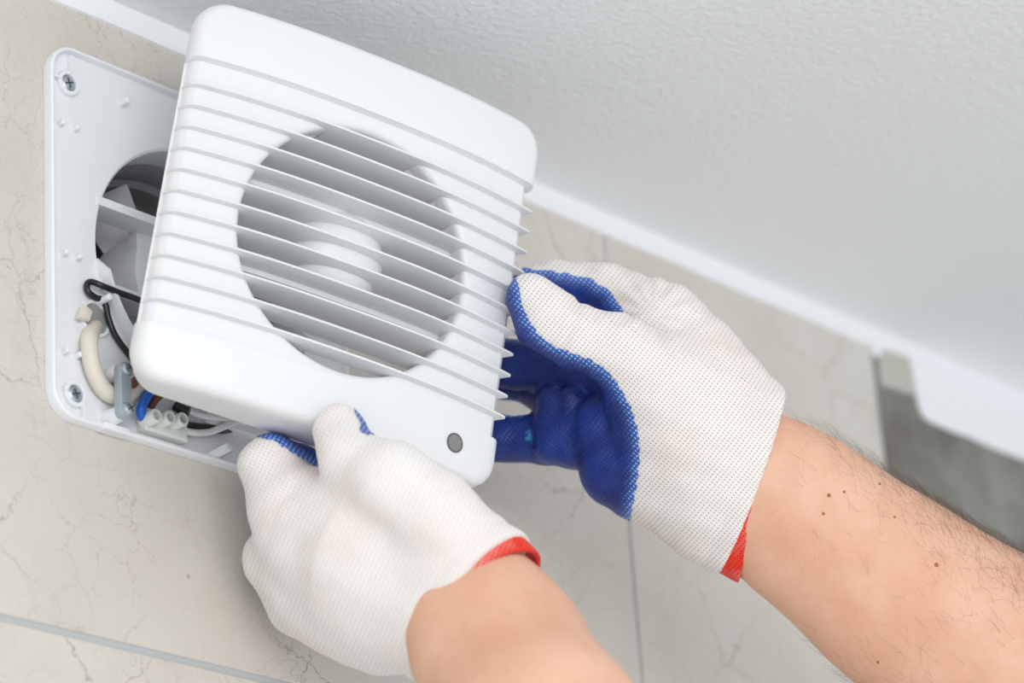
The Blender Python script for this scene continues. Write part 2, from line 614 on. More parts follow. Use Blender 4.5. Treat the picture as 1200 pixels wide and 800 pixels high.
# two bars that carry the motor
for z0, dz in ((0.1155, 0.0022), (0.0725, 0.0022)):
    hw = math.sqrt((rh - 0.001) ** 2 - (z0 - czh) ** 2)
    mb = MB()
    pr = [(-0.0035, dz), (-0.0035, -dz), (0.012, -dz * 0.5), (0.012, dz * 0.5)]
    mb.loops([[(cxh - hw - 0.002, y, z0 + d) for y, d in pr], [(cxh + hw + 0.002, y, z0 + d) for y, d in pr]])
    fpart(mb, 'motor_bar', MAT['plate'], angle=25)
mb = MB().lathe((cxh, 0, czh), [(0.0325, 0.040), (0.0325, 0.012), (0.0318, 0.0095), (0.030, 0.0085), (0.001, 0.0082)], 48)
fpart(mb, 'motor_housing', MAT['plate'])
for sx in (-1, 1):
    for sz in (-1, 1):
        mb = MB()
        a = [(cxh + sx * 0.018, 0.010, czh + sz * 0.0215), (cxh + sx * 0.030, 0.010, czh + sz * 0.0215), (cxh + sx * 0.0305, 0.010, czh + sz * 0.005), (cxh + sx * 0.024, 0.010, czh + sz * 0.004)]
        b = [(p[0], 0.016, p[2]) for p in a]
        mb.loops([a, b])
        fpart(mb, 'motor_bracket', MAT['plate'], smooth=False)
for k in range(5):
    L = []
    for i in range(6):
        r = 0.030 + 0.0275 * i / 5
        pitch = math.radians(58 - 22 * i / 5)
        a = 2 * math.pi * k / 5 + 0.9
        ch = 0.022 + 0.006 * i / 5
        lp = []
        for s_, th in ((-0.5, 0.0), (0.0, 0.0016), (0.5, 0.0), (0.0, -0.0006)):
            t_ = s_ * ch
            tang, y = t_ * math.sin(pitch), 0.034 + t_ * math.cos(pitch) + th
            aa = a + tang / r
            lp.append((cxh + r * math.cos(aa), y, czh + r * math.sin(aa)))
        L.append(lp)
    fpart(MB().loops(L), 'fan_blade', MAT['blade'])


def screw(c, r=0.0034, parent=None, head=0.0012, slot_ang=20):
    """cross-head screw facing the room"""
    mb = MB().lathe(c, [(r, 0.0006), (r, 0.0), (r * 0.8, -head * 0.7), (r * 0.45, -head), (0.0002, -head * 1.05)], 20)
    s_ = fpart(mb, 'screw', MAT['steel'], parent)
    mb = MB()
    for a in (slot_ang, slot_ang + 90):
        ca, sa = math.cos(math.radians(a)), math.sin(math.radians(a))
        q = []
        for u, w in ((-r * 0.6, -0.0004), (r * 0.6, -0.0004), (r * 0.6, 0.0004), (-r * 0.6, 0.0004)):
            q.append((c[0] + u * ca - w * sa, c[2] + u * sa + w * ca))
        mb.loops([[(a_, c[1] - head * 0.8, b_) for a_, b_ in q], [(a_, c[1] - head * 1.12, b_) for a_, b_ in q]])
    fpart(mb, 'cross_slot', MAT['slot'], s_, smooth=False)
    return s_


for px_, py_ in ((81, 97), (89, 461)):
    p = wy(px_, py_, -0.004)
    mb = MB().lathe((p[0], 0, p[2]), [(0.0066, ys), (0.0064, -0.0042), (0.0060, -0.0046), (0.0046, -0.0046), (0.0043, -0.0042), (0.0043, ys)], 28, cap0=False, cap1=False)
    boss = fpart(mb, 'screw_boss', MAT['plate'])
    screw((p[0], -0.0030, p[2]), 0.0041, boss)
# corner ribs
for px_, py_, w, h in ((82, 76, 0.0012, 0.010), (66, 90, 0.004, 0.0012), (97, 482, 0.0012, 0.008)):
    p = wy(px_, py_, -0.004)
    fpart(MB().box(p[0] - w / 2, p[0] + w / 2, -0.0052, ys, p[2] - h / 2, p[2] + h / 2), 'corner_rib', MAT['plate'], smooth=False)
# locating pegs
for px_, py_, r, h in ((146, 119, 0.0019, 0.0055), (72, 144, 0.0015, 0.0035), (89, 150, 0.0015, 0.0035), (76, 296, 0.0015, 0.0035), (92, 301, 0.0015, 0.0035),
                       (77, 411, 0.0015, 0.0035), (92, 416, 0.0015, 0.0035), (76, 455, 0.0013, 0.003), (122, 351, 0.0018, 0.0085)):
    p = wy(px_, py_, ys - h / 2)
    fpart(MB().lathe((p[0], 0, p[2]), [(r, ys), (r * 0.9, ys - h), (r * 0.6, ys - h - 0.0004)], 14), 'peg', MAT['plate'])
# clip post at the lower edge
a, b = wy(243, 537, ys), wy(269, 523, -0.010)
d = np.array([0, 0, 0.0016])
e = np.array([0.0014, 0, 0])
fpart(MB().loops([[a - d - e, a - d + e, a + d + e, a + d - e], [b - d - e, b - d + e, b + d + e, b + d - e]]), 'clip_post', MAT['plate'], smooth=False)
# notch in the lower rim
p, q = wy(122, 503, -0.006), wy(151, 512, -0.006)
fpart(MB().box(p[0], q[0], -0.0068, -0.001, -0.0006, 0.0026, 0.0003), 'release_notch', MAT['plate'], smooth=False)
# cable grommet
p = wy(111, 374, ys)
G0 = p
mb = MB().lathe((p[0], 0, p[2]), [(0.0092, ys), (0.0092, -0.0034), (0.0088, -0.0038), (0.0076, -0.0038), (0.0074, -0.0034), (0.0074, -0.0023)], 30, cap0=False, cap1=False)
fpart(mb, 'grommet_ring', MAT['plate'])
mb = MB().lathe((p[0], 0, p[2]), [(0.0075, -0.0023), (0.0001, -0.0024)], 24, cap0=False)
fpart(mb, 'grommet_hole', MAT['grey'])
# steel clamp with two screws
cl = [wy(142, 430, -0.0135), wy(147, 488, -0.0135)]
xm = (cl[0][0] + cl[1][0]) / 2
z0, z1 = cl[1][2] + 0.002, cl[0][2] - 0.001
mb = MB()
L = []
for ins, y in ((0, -0.0112), (0, -0.0150), (0.0005, -0.0158), (0.0012, -0.0160)):
    L.append([(a, y, b) for a, b in rrect(xm - 0.0034 + ins, xm + 0.0034 - ins, z0 - 0.003 + ins, z1 + 0.003 - ins, 0.0028 - ins, 5)])
clamp = fpart(mb.loops(L), 'cable_clamp', MAT['dullsteel'], label='steel cable clamp bar')
for z in (z0 + 0.0005, z1 - 0.0005):
    screw((xm, -0.0166, z), 0.0033, clamp, 0.0020, 40)
for z in (z0, z1):
    fpart(MB().lathe((xm, 0, z), [(0.0044, ys), (0.0036, -0.0112)], 16), 'clamp_post', MAT['plate'])

# wires: (pixel, pixel, height over the plate)
def wire(pts, r, name, m, parent=None, label=None, n=10):
    return fpart(MB().tube([wy(a, b, -c) for a, b, c in pts], r, n), name, m, parent, 60, label)


wire([(200, 369, .009), (165, 352, .009), (138, 342, .009), (118, 334, .008), (107, 330, .005), (102, 333, .0045), (103, 341, .005), (111, 348, .005), (120, 351, .005), (124, 358, .005),
      (127, 372, .005), (134, 391, .005), (147, 410, .005), (165, 430, .005), (200, 452, .005), (240, 468, .006)], 0.0015, 'black_cable', MAT['black'])
wire([(150, 460, .006), (154, 453, .008), (159, 446, .009), (172, 444, .009)], 0.0021, 'brown_wire', MAT['brown'])
wire([(150, 470, .006), (160, 454, .006), (172, 448, .006)], 0.0020, 'blue_wire', MAT['bluewire'])
wire([(182, 452, .010), (175, 460, .011), (168, 472, .011), (165, 482, .010), (167, 489, .008), (173, 492, .006)], 0.0023, 'blue_wire', MAT['bluewire'])
wire([(188, 462, .006), (180, 470, .006), (172, 484, .005)], 0.0021, 'brown_wire', MAT['brown'])
# terminal block with screw tubes
tb = [wy(163, 497, -0.004), wy(213, 505, -0.004)]
mb = MB().box(tb[0][0], tb[1][0], -0.0085, ys, tb[0][2] - 0.0035, tb[0][2] + 0.0075, 0.0008)
block = fpart(mb, 'terminal_block', MAT['block'], smooth=False)
for px_, py_ in ((182, 488), (198, 490), (213, 492)):
    p = wy(px_, py_, -0.012)
    fpart(MB().lathe((p[0] - 0.002, 0, p[2] - 0.001), [(0.0034, -0.006), (0.0034, -0.0150), (0.0031, -0.0155), (0.0022, -0.0155), (0.0021, -0.0120), (0.0001, -0.0120)], 18, cap0=False), 'screw_tube', MAT['block'], block)
wire([(210, 503, .006), (228, 507, .006), (246, 506, .006), (262, 500, .008), (280, 493, .009)], 0.0017, 'white_wire', MAT['whitewire'])
wire([(214, 498, .004), (232, 501, .004), (255, 503, .004), (290, 500, .004), (330, 500, .004)], 0.0022, 'black_cable', MAT['black'])
wire([(205, 475, .005), (215, 480, .008), (222, 482, .010)], 0.0025, 'black_cable', MAT['black'])
wire([(212, 478, .006), (235, 487, .007), (260, 491, .008), (290, 496, .008)], 0.0014, 'white_wire', MAT['whitewire'])
wire([(300, 392, .010), (322, 402, .010), (345, 411, .010), (354, 418, .010), (358, 430, .010), (362, 445, .010)], 0.0015, 'black_cable', MAT['black'])
# circuit box under the wires
p, q = wy(245, 470, -0.004), wy(350, 440, -0.004)
fpart(MB().box(p[0] - 0.004, q[0] - 0.004, -0.007, ys, 0.018, 0.028, 0.001), 'circuit_box', MAT['plate'], smooth=False)
fpart(MB().lathe((q[0] - 0.004, 0, q[2] + 0.012), [(0.0022, ys), (0.0022, -0.010), (0.0015, -0.0106)], 14), 'peg', MAT['plate'])

# supply cable from the wall
pts = [wy(114, 380, 0.004), wy(107, 389, -0.003), wy(104.5, 398, -0.0068), wy(105, 411, -0.0075), wy(109, 432, -0.0072), wy(119, 453, -0.0068), wy(134, 464, -0.0065), wy(150, 463, -0.006), wy(162, 456, -0.006)]
cable = empty('supply_cable', tuple(pts[0]))
tag(cable, 'cream round supply cable bending from the wall grommet to the steel clamp', 'cable')
mb = MB().tube(pts, 0.0040, 14)
mb.v = [tuple(np.array(v) - pts[0]) for v in mb.v]
mb.build('sheath', MAT['beige'], cable, angle=60)
p = wy(96, 368, -0.004)
mb = MB().loops([[tuple(p - pts[0] + np.array([dx * k, -dy, dz_ * k])) for dx, dz_ in ((-.0045, -.004), (.003, -.0035), (.0045, .002), (-.001, .0045))] for k, dy in ((0.8, 0), (1.0, 0.001), (0.85, 0.0028), (0.4, 0.0034))])
mb.build('cut_sheath_end', MAT['beige'], cable, angle=40)

# ------------------------------------------------------------------ the cover being fitted
RW = Matrix(((0.95795396, 0.26270134, 0.11537855), (-0.24505032, 0.95826238, -0.14725337), (-0.14924658, 0.1127884, 0.98234629)))
Q0 = Vector((0.03257567, -0.07703884, 0.19497235))
cover = empty('fan_cover', Q0, RW)
tag(cover, 'white square louvred plastic cover held tilted in front of the fan body', 'fan cover')
W = 0.19
DEP = 0.022
VB0, VB1 = 0.0318, 0.1638                       # louvred zone
REC, BOT = 0.0048, 0.0028                       # depth of the louvred floor, of the lower band
HC, HR = (0.096, 0.1000), 0.0600


def cl_(u, w, v):
    return (u, w, -v)


def band(v0, v1, w0, top):
    """solid band with two round outer corners; fillet on the outer edges"""
    L = []
    for ins, dw in ((0.0012, DEP), (0.0, 0.0085), (0.0, 0.0050), (0.0004, 0.0032), (0.0012, 0.0017), (0.0024, 0.0006), (0.0042, 0.0)):
        i2 = min(ins, 0.0005)
        w = max(dw, w0) if dw >= DEP else w0 + dw
        R_ = 0.0145 - ins * 0.7
        ix = 0.0064 if dw >= DEP else ins
        if top:
            lp = rrect(ix, W - ix, -(v1 - i2), -(v0 + ins), (0.0006, 0.0006, R_, R_), 9)
        else:
            lp = rrect(ix, W - ix, -(v1 - ins), -(v0 + i2), (R_, R_, 0.0006, 0.0006), 9)
        L.append([(a, w, b) for a, b in lp])
    return L


mb = MB()
mb.loops(band(0, VB0, 0.0, True))
mb.loops(band(VB1, W, BOT, False))
# floor of the louvred zone with its round opening
N = 160
Ui, Uo = 0.0062, W - 0.0058
angs = sorted([2 * math.pi * k / N for k in range(N)] + [math.atan2(v - HC[1], u - HC[0]) % (2 * math.pi) for u in (Ui, Uo) for v in (VB0 - 0.0005, VB1 + 0.0005)])
rings = [[], [], [], [], [], [], []]
FR = 0.0035
for a in angs:
    ca, sa = math.cos(a), math.sin(a)
    tt = []
    if abs(ca) > 1e-9:
        tt.append(((Uo if ca > 0 else Ui) - HC[0]) / ca)
    if abs(sa) > 1e-9:
        tt.append(((VB1 + 0.0005 if sa > 0 else VB0 - 0.0005) - HC[1]) / sa)
    t_ = min(t for t in tt if t > 0)
    rings[0].append(cl_(HC[0] + t_ * ca, REC, HC[1] + t_ * sa))
    for k, b in enumerate((0, 22.5, 45, 67.5, 90)):
        rr = HR + FR * (1 - math.sin(math.radians(b)))
        rings[1 + k].append(cl_(HC[0] + rr * ca, REC + FR * (1 - math.cos(math.radians(b))), HC[1] + rr * sa))
    rings[6].append(cl_(HC[0] + HR * ca, 0.0125, HC[1] + HR * sa))
mb.loops(rings, False, False)
# left and right flanks of the louvred zone: step, then back lip
for sgn, e0 in ((1, 0.0), (-1, W)):
    prof = [((Ui if sgn > 0 else W - Uo), REC), (Ui - 0.0010, REC + 0.0004), (0.0034, REC + 0.0016), (0.0026, REC + 0.0030), (0.0020, REC + 0.0060), (0.0010, REC + 0.0066), (0.0040, DEP * 0.75), (0.0066, DEP)]
    L = [[cl_(e0 + sgn * u, w, v) for u, w in prof] for v in (VB0 - 0.0005, VB1 + 0.0005)]
    mb.loops(L, False, False, closed=False)
front = mb.build('front_panel', MAT['cover'], cover, smooth=False)
ARCH = 0.0105


def bend(o, angle, full=False, step=0.0075):
    """bow the front outwards: deepest bow half-way across, none at the two sides"""
    bm = bmesh.new()
    bm.from_mesh(o.data)
    for k in range(1, int(W / step)):
        bmesh.ops.bisect_plane(bm, geom=bm.verts[:] + bm.edges[:] + bm.faces[:], dist=1e-6, plane_co=(k * step, 0, 0), plane_no=(1, 0, 0))
    for v in bm.verts:
        x_ = min(1.0, abs(v.co.x - W / 2) / (W / 2))
        f_ = 1.0 if full else max(0.0, min(1.0, (DEP - v.co.y) / (DEP - 0.010)))
        v.co.y -= ARCH * (1 - x_ ** 2.5) * f_
    bmesh.ops.recalc_face_normals(bm, faces=bm.faces)
    bm.to_mesh(o.data)
    bm.free()
    for p in o.data.polygons:
        p.use_smooth = True
    o.data.set_sharp_from_angle(angle=math.radians(angle))


bend(front, 32)

NS = 11
for i in range(NS):
    v = 0.0449 + i * 0.0108
    ch = math.sqrt(max(HR ** 2 - (v - HC[1]) ** 2, 1e-6)) + 0.001
    dep = {9: 0.0175, 10: 0.0125}.get(i, 0.0212)
    poly = [(0.0012, REC + 0.005), (0.0020, 0.0030), (0.0045, 0.0006), (0.0070, 0.0), (0.1870, 0.0), (0.1892, 0.0003), (0.1898, 0.0012), (0.1892, 0.0024), (0.1862, REC + 0.006),
            (HC[0] + ch, REC + 0.006), (HC[0] + ch, dep), (HC[0] - ch, dep), (HC[0] - ch, REC + 0.006)]
    th = 0.00065
    mb = MB()
    L = []
    for d, sh in ((-1, 0), (1, 0)):
        L.append([cl_(u, w, v + d * th * (0.8 if w < 0.001 else 1.0)) for u, w in poly])
    mb.loops(L)
    if i in (3, 7):                             # stiffening rib along the back of two slats
        mb.box(HC[0] - ch, HC[0] + ch, 0.0150, dep, -(v + 0.0031), -v)
    o = mb.build('slat', MAT['cover'], cover, smooth=False)
    bend(o, 30, True, 0.0095)
    bv = o.modifiers.new('edge', 'BEVEL')
    bv.width = 0.00035
    bv.segments = 2
    bv.limit_method = 'ANGLE'
    bv.angle_limit = math.radians(50)
mb = MB().lathe((0.0945, 0, -0.0985), [(0.0240 * math.cos(math.radians(a)) ** 0.75, 0.0165 - 0.0195 * math.sin(math.radians(a)) ** 0.9) for a in (0, 8, 16, 26, 36, 46, 56, 66, 76, 84, 89.5)], 56)
mb.build('hub', MAT['cover'], cover, angle=40)
# humidity sensor window
su, sv = 0.1622, 0.1752
BOT0, BOT = BOT, BOT - ARCH * (1 - (abs(0.1622 - W / 2) / (W / 2)) ** 2.5)
mb = MB().lathe((su, 0, -sv), [(0.0047, BOT + 0.0004), (0.0047, BOT - 0.0004), (0.0044, BOT - 0.0005), (0.0041, BOT - 0.0004), (0.0040, BOT + 0.0002)], 30, cap0=False, cap1=False)
SL = ARCH * 2.5 * ((su - W / 2) / (W / 2)) ** 1.5 / (W / 2)


def lean(m_):
    m_.v = [(a, b + SL * (a - su) - 0.0002, c) for a, b, c in m_.v]
    return m_


sens = lean(mb).build('sensor', MAT['sensor'], cover)
sens['label'] = 'round grey sensor window with fine mesh'
mb = MB().lathe((su, 0, -sv), [(0.0041, BOT - 0.0001), (0.0001, BOT - 0.00012)], 30, cap0=False)
lean(mb).build('sensor_disc', MAT['sensor'], sens)
mb = MB()
for k in range(-3, 4):
    o_ = k * 0.00105
    hl = math.sqrt(0.0039 ** 2 - o_ ** 2)
    mb.box(su + o_ - 0.0002, su + o_ + 0.0002, BOT - 0.0004, BOT, -sv - hl, -sv + hl)
    mb.box(su - hl, su + hl, BOT - 0.0004, BOT, -sv + o_ - 0.0002, -sv + o_ + 0.0002)
lean(mb).build('sensor_mesh', MAT['sensorlight'], sens, smooth=False)


# ------------------------------------------------------------------ gloved hands: smooth unions of tapered limbs, meshed with surface nets
def cpt(px, py, Z):
    return np.array([(px - 600) / F * Z, (py - 400) / F * Z, Z])


def round_cone(P, a, b, r1, r2, zs=1.0):
    s = np.array([1, 1, zs])
    p = P * s
    a = a * s
    b = b * s
    ab = b - a
    L2 = ab @ ab + 1e-12
    t = np.clip(((p - a) @ ab) / L2, 0, 1)
    return np.sqrt((((p - a) - t[..., None] * ab) ** 2).sum(-1)) - (r1 + (r2 - r1) * t)


def smin(a, b, k):
    h = np.clip(0.5 + 0.5 * (b - a) / k, 0, 1)
    return b + (a - b) * h - k * h * (1 - h)


class Limb:
    """SDF of chained round cones; joints are (px, py, dz mm, radius px)"""
    def __init__(s, Zref):
        s.Z = Zref
        s.groups = []

    def chain(s, joints, k=0.006, zs=1.0, kin=0.004):
        s.groups.append(([(cpt(x, y, s.Z + dz / 1000), r * s.Z / F) for x, y, dz, r in joints], k, zs, kin))
        return s

    def sdf(s, P):
        D = None
        for J, k, zs, kin in s.groups:
            d = None
            for (a, ra), (b, rb) in zip(J[:-1], J[1:]):
                e = round_cone(P, a, b, ra, rb, zs)
                d = e if d is None else smin(d, e, kin)
            D = d if D is None else smin(D, d, k)
        return D

    def bounds(s, pad=0.006):
        pts = np.array([p for J, *_ in s.groups for p, r in J])
        rad = np.array([r for J, *_ in s.groups for p, r in J])[:, None]
        return (pts - rad).min(0) - pad, (pts + rad).max(0) + pad


def surface_nets(fn, lo, hi, h):
    n = np.ceil((hi - lo) / h).astype(int) + 1
    ax = [lo[i] + h * np.arange(n[i]) for i in range(3)]
    Fv = np.empty(n)
    for i in range(n[0]):                       # slab by slab to stay small
        g = np.stack(np.meshgrid(ax[0][i:i + 1], ax[1], ax[2], indexing='ij'), -1)
        Fv[i] = fn(g)[0]
    s = Fv < 0
    cnt = sum(s[a:n[0] - 1 + a, b:n[1] - 1 + b, c:n[2] - 1 + c].astype(np.int8) for a in (0, 1) for b in (0, 1) for c in (0, 1))
    mask = (cnt > 0) & (cnt < 8)
    I = np.argwhere(mask)
    idx = -np.ones(mask.shape, int)
    idx[mask] = np.arange(len(I))
    acc = np.zeros((len(I), 3))
    num = np.zeros(len(I))
    corners = [(a, b, c) for a in (0, 1) for b in (0, 1) for c in (0, 1)]
    for A in corners:
        for d in range(3):
            if A[d] == 1:
                continue
            B = list(A)
            B[d] = 1
            fa = Fv[I[:, 0] + A[0], I[:, 1] + A[1], I[:, 2] + A[2]]
            fb = Fv[I[:, 0] + B[0], I[:, 1] + B[1], I[:, 2] + B[2]]
            cr = (fa < 0) != (fb < 0)
            t = np.where(cr, fa / np.where(cr, fa - fb, 1), 0)
            pos = np.array(A, float)[None].repeat(len(I), 0)
            pos[:, d] += t
            acc += pos * cr[:, None]
            num += cr
    V = lo + h * (I + acc / num[:, None])
    faces = []
    for d in range(3):
        e, f = [(1, 2), (2, 0), (0, 1)][d]
        sl0 = [slice(None)] * 3
        sl1 = [slice(None)] * 3
        sl0[d] = slice(0, -1)
        sl1[d] = slice(1, None)
        s0, s1 = s[tuple(sl0)], s[tuple(sl1)]
        E = np.argwhere(s0 != s1)
        E = E[(E[:, e] > 0) & (E[:, f] > 0) & (E[:, e] < n[e] - 1) & (E[:, f] < n[f] - 1)]
        oe = np.zeros(3, int)
        oe[e] = 1
        of = np.zeros(3, int)
        of[f] = 1
        q = [idx[tuple((E - a).T)] for a in (oe + of, of, 0 * oe, oe)]
        q = np.stack(q, 1)
        flip = ~s0[tuple(E.T)]
        q[flip] = q[flip][:, ::-1]
        faces.append(q)
    Q = np.vstack(faces)
    Q = Q[(Q >= 0).all(1)]
    return V, Q


def vnormals(V, Q):
    n = np.cross(V[Q[:, 2]] - V[Q[:, 0]], V[Q[:, 3]] - V[Q[:, 1]])
    N_ = np.zeros_like(V)
    for k in range(4):
        np.add.at(N_, Q[:, k], n)
    return N_ / (np.linalg.norm(N_, axis=1)[:, None] + 1e-15)


def relax(V, Q, it=2, lam=0.5):
    for _ in range(it):
        S_ = np.zeros_like(V)
        c = np.zeros(len(V))
        for k in range(4):
            for o in (1, 3):
                np.add.at(S_, Q[:, k], V[Q[:, (k + o) % 4]])
                np.add.at(c, Q[:, k], 1)
        V = V + lam * (S_ / c[:, None] - V)
    return V


def poly_sd(px, poly):
    """signed distance (px), positive inside"""
    P = np.array(poly, float)
    d = np.full(len(px), 1e9)
    inside = np.zeros(len(px), bool)
    for a, b in zip(P, np.roll(P, -1, 0)):
        ab = b - a
        t = np.clip(((px - a) @ ab) / (ab @ ab), 0, 1)
        d = np.minimum(d, np.linalg.norm(px - a - t[:, None] * ab, axis=1))
        c = (a[1] > px[:, 1]) != (b[1] > px[:, 1])
        xi = a[0] + (px[:, 1] - a[1]) / (b[1] - a[1] + 1e-12) * ab[0]
        inside ^= c & (px[:, 0] < xi)
    return np.where(inside, d, -d)


def clip_tris(V, Q, s, extra):
    """keep the part of the quad mesh where s > 0 (cut along s = 0); extra: per-vertex arrays carried along"""
    T = np.vstack([Q[:, [0, 1, 2]], Q[:, [0, 2, 3]]])
    T = T[(s[T] > 0).any(1)]
    data = np.hstack([V] + extra + [s[:, None]])
    vmap, out_v, out_f = {}, [], []

    def vert(i):
        if i not in vmap:
            vmap[i] = len(out_v)
            out_v.append(data[i])
        return vmap[i]

    def cutv(i, j):
        k = (min(i, j), max(i, j))
        if k not in vmap:
            t = s[k[0]] / (s[k[0]] - s[k[1]])
            vmap[k] = len(out_v)
            out_v.append(data[k[0]] + t * (data[k[1]] - data[k[0]]))
        return vmap[k]
    for tri in T.tolist():
        o = []
        for a, b in ((0, 1), (1, 2), (2, 0)):
            i, j = tri[a], tri[b]
            if s[i] > 0:
                o.append(vert(i))
            if (s[i] > 0) != (s[j] > 0):
                o.append(cutv(i, j))
        if len(o) >= 3:
            out_f.append(tuple(o))
    return np.array(out_v), out_f


def raw_mesh(name, V, Fc, m, parent, base, attrs=None):
    me = bpy.data.meshes.new(name)
    me.from_pydata((V - base).tolist(), [], [tuple(map(int, f)) for f in Fc])
    me.update()
    me.materials.append(m)
    for p in me.polygons:
        p.use_smooth = True
    for k, v in (attrs or {}).items():
        if v.ndim == 2:
            a = me.attributes.new(k, 'FLOAT_VECTOR', 'POINT')
            a.data.foreach_set('vector', np.ascontiguousarray(v, np.float32).ravel())
        else:
            a = me.attributes.new(k, 'FLOAT', 'POINT')
            a.data.foreach_set('value', np.ascontiguousarray(v, np.float32))
    return link(bpy.data.objects.new(name, me), parent)


PB = np.array([0.30, -0.16, -0.16])
person = empty('person', tuple(PB))
tag(person, 'person with bare forearms in blue and white knit work gloves gripping the fan cover', 'person')


def make_hand(limb, cuts, arm, axis_px, poly, palm_dir, knit, red_cut, h, noise, label, coat_label):
    """limb: glove SDF; cuts: (point, normal) of the cuff plane in camera space; arm: skin SDF"""
    cp, cn = cuts
    cn = cn / np.linalg.norm(cn)

    def glove_sdf(P):
        q = (P - cp) @ cn
        d = limb.sdf(P) + noise(P) - 0.0014 * np.clip(1 - np.abs(q + 0.002) / 0.006, 0, 1) + 0.0007 * np.exp(-((q + 0.0095) / 0.0018) ** 2)
        return np.maximum(d, (P - cp) @ cn)
    lo, hi = limb.bounds()
    V, Q = surface_nets(glove_sdf, lo, hi, h)
    V = relax(V, Q, 2, 0.4)
    Nn = vnormals(V, Q)
    pix = np.c_[600 + F * V[:, 0] / V[:, 2], 400 + F * V[:, 1] / V[:, 2]]
    # knit frame
    ax = np.array([*axis_px, 0.0])
    ax /= np.linalg.norm(ax)
    ay = np.array([-ax[1], ax[0], 0])
    Bm = np.stack([ax, ay, [0, 0, 1]], 1)
    kc = (V @ Bm) * 1000
    kn = np.abs(Nn @ Bm)
    Vw = cam2world(V)
    g = raw_mesh('glove', Vw, Q, MAT[knit], person, PB, {'knit': kc, 'knitn': kn})
    g['label'] = label
    # blue dip
    wob = 1.0 * np.sin(kc[:, 0] * 3.1) * np.sin(kc[:, 1] * 2.7 + 1) + 1.0 * np.sin(kc[:, 0] * 1.1 + kc[:, 2])
    s = np.full(len(V), -1e9)
    for z0_, z1_, pl in poly:
        zz = (V[:, 2] - limb.Z) * 1000
        s = np.maximum(s, np.minimum(poly_sd(pix, pl), np.minimum(zz - z0_, z1_ - zz) * 3))
    pd = np.array(palm_dir, float)
    pd /= np.linalg.norm(pd)
    s = np.minimum(s + wob, (Nn @ pd + 0.55) * 60)
    X, Fc = clip_tris(V + Nn * 0.00035, Q, s, [kc, kn])
    edge = np.clip(X[:, -1] / 18.0, 0, 1)
    c = raw_mesh('palm_coating', cam2world(X[:, :3]), Fc, MAT['coating'], g, PB, {'knit': X[:, 3:6], 'knitn': X[:, 6:9], 'edge': edge})
    c['label'] = coat_label
    c.parent = g
    c.location = (0, 0, 0)
    # red hem: a thin sleeve that shows where the cuff opens
    e0, e1, rd = red_cut
    rd = np.array(rd, float)
    rd -= cn * (rd @ cn)
    rd /= np.linalg.norm(rd)

    def red_sdf(P):
        d = np.maximum(limb.sdf(P) + noise(P) + 0.0006, -(limb.sdf(P) + 0.0032))
        d = np.maximum(d, (P - cp) @ cn - e0 - e1 * ((P - cp) @ rd))
        return np.maximum(d, -((P - cp) @ cn) - 0.003)
    ctr = cp
    V2, Q2 = surface_nets(red_sdf, ctr - 0.055, ctr + 0.055, 0.0012)
    V2 = relax(V2, Q2, 1, 0.4)
    N2 = vnormals(V2, Q2)
    raw_mesh('cuff_hem', cam2world(V2), Q2, MAT['red'], g, PB, {'knit': (V2 @ Bm) * 1000, 'knitn': np.abs(N2 @ Bm)})['label'] = 'red overlocked cuff hem'
    # bare forearm
    lo, hi = arm.bounds()
    V3, Q3 = surface_nets(arm.sdf, lo, hi, 0.0028)
    V3 = relax(V3, Q3, 3, 0.5)
    A = raw_mesh('forearm', cam2world(V3), Q3, MAT['skin'], person, PB)
    A['label'] = 'bare forearm'
    return A, V3, Q3, vnormals(V3, Q3)


# --- right-hand side of the cover: thumb in front, fingers behind
ZR = 1.452
H1 = Limb(ZR)
# palm slab and wrist
H1.chain([(926, 608, -4, 94), (873, 566, -2, 92), (812, 496, 0, 100)], 0.010, 1.5, 0.02)
H1.chain([(860, 500, 6, 60), (800, 420, 10, 62), (772, 385, 14, 48)], 0.014, 1.25)                          # index metacarpal
H1.chain([(830, 540, -6, 70), (772, 455, -16, 56), (722, 410, -18, 38)], 0.016, 1.2)                        # thenar
H1.chain([(830, 590, 0, 60), (770, 560, 6, 56), (736, 545, 10, 44)], 0.014, 1.1)                            # heel of the hand
H1.chain([(748, 470, 8, 36), (716, 500, 10, 42), (724, 548, 8, 44), (746, 572, 6, 36)], 0.005, 1.0)
H1.chain([(724, 452, -12, 18), (738, 492, -10, 20), (748, 535, -6, 18)], 0.0025, 1.0)         # palm fold
# thumb
H1.chain([(730, 411, -18, 37), (672, 394, -17, 35), (640, 372, -15, 36), (622, 348, -14, 28)], 0.008, 1.0, 0.005)
# index
H1.chain([(780, 378, 14, 46), (712, 342, 30, 33), (650, 334, 38, 29), (585, 338, 40, 25)], 0.008, 1.0)
# middle, ring, little: bases then behind the cover
H1.chain([(740, 440, 14, 42), (668, 428, 30, 34), (600, 426, 44, 28), (505, 414, 46, 23)], 0.004, 1.0)
H1.chain([(735, 490, 16, 40), (660, 478, 34, 34), (652, 470, 46, 28), (620, 446, 66, 25), (540, 440, 66, 22)], 0.004, 1.0)
H1.chain([(735, 520, 12, 40), (664, 508, 24, 38), (640, 514, 34, 29), (585, 514, 40, 27), (520, 508, 40, 24)], 0.004, 1.0)
H1.chain([(650, 470, 22, 20), (648, 520, 20, 22)], 0.003, 1.0)                                              # fold between finger roots
H1.chain([(672, 465, 16, 16), (669, 528, 14, 17)], 0.003, 1.0)


def noise1(P):
    x, y, z = P[..., 0], P[..., 1], P[..., 2]
    return 0.00035 * np.sin(330 * x + 120 * y) * np.sin(260 * y - 180 * z) + 0.0003 * np.sin(150 * x - 420 * y + 90 * z) + wrinkles(P)


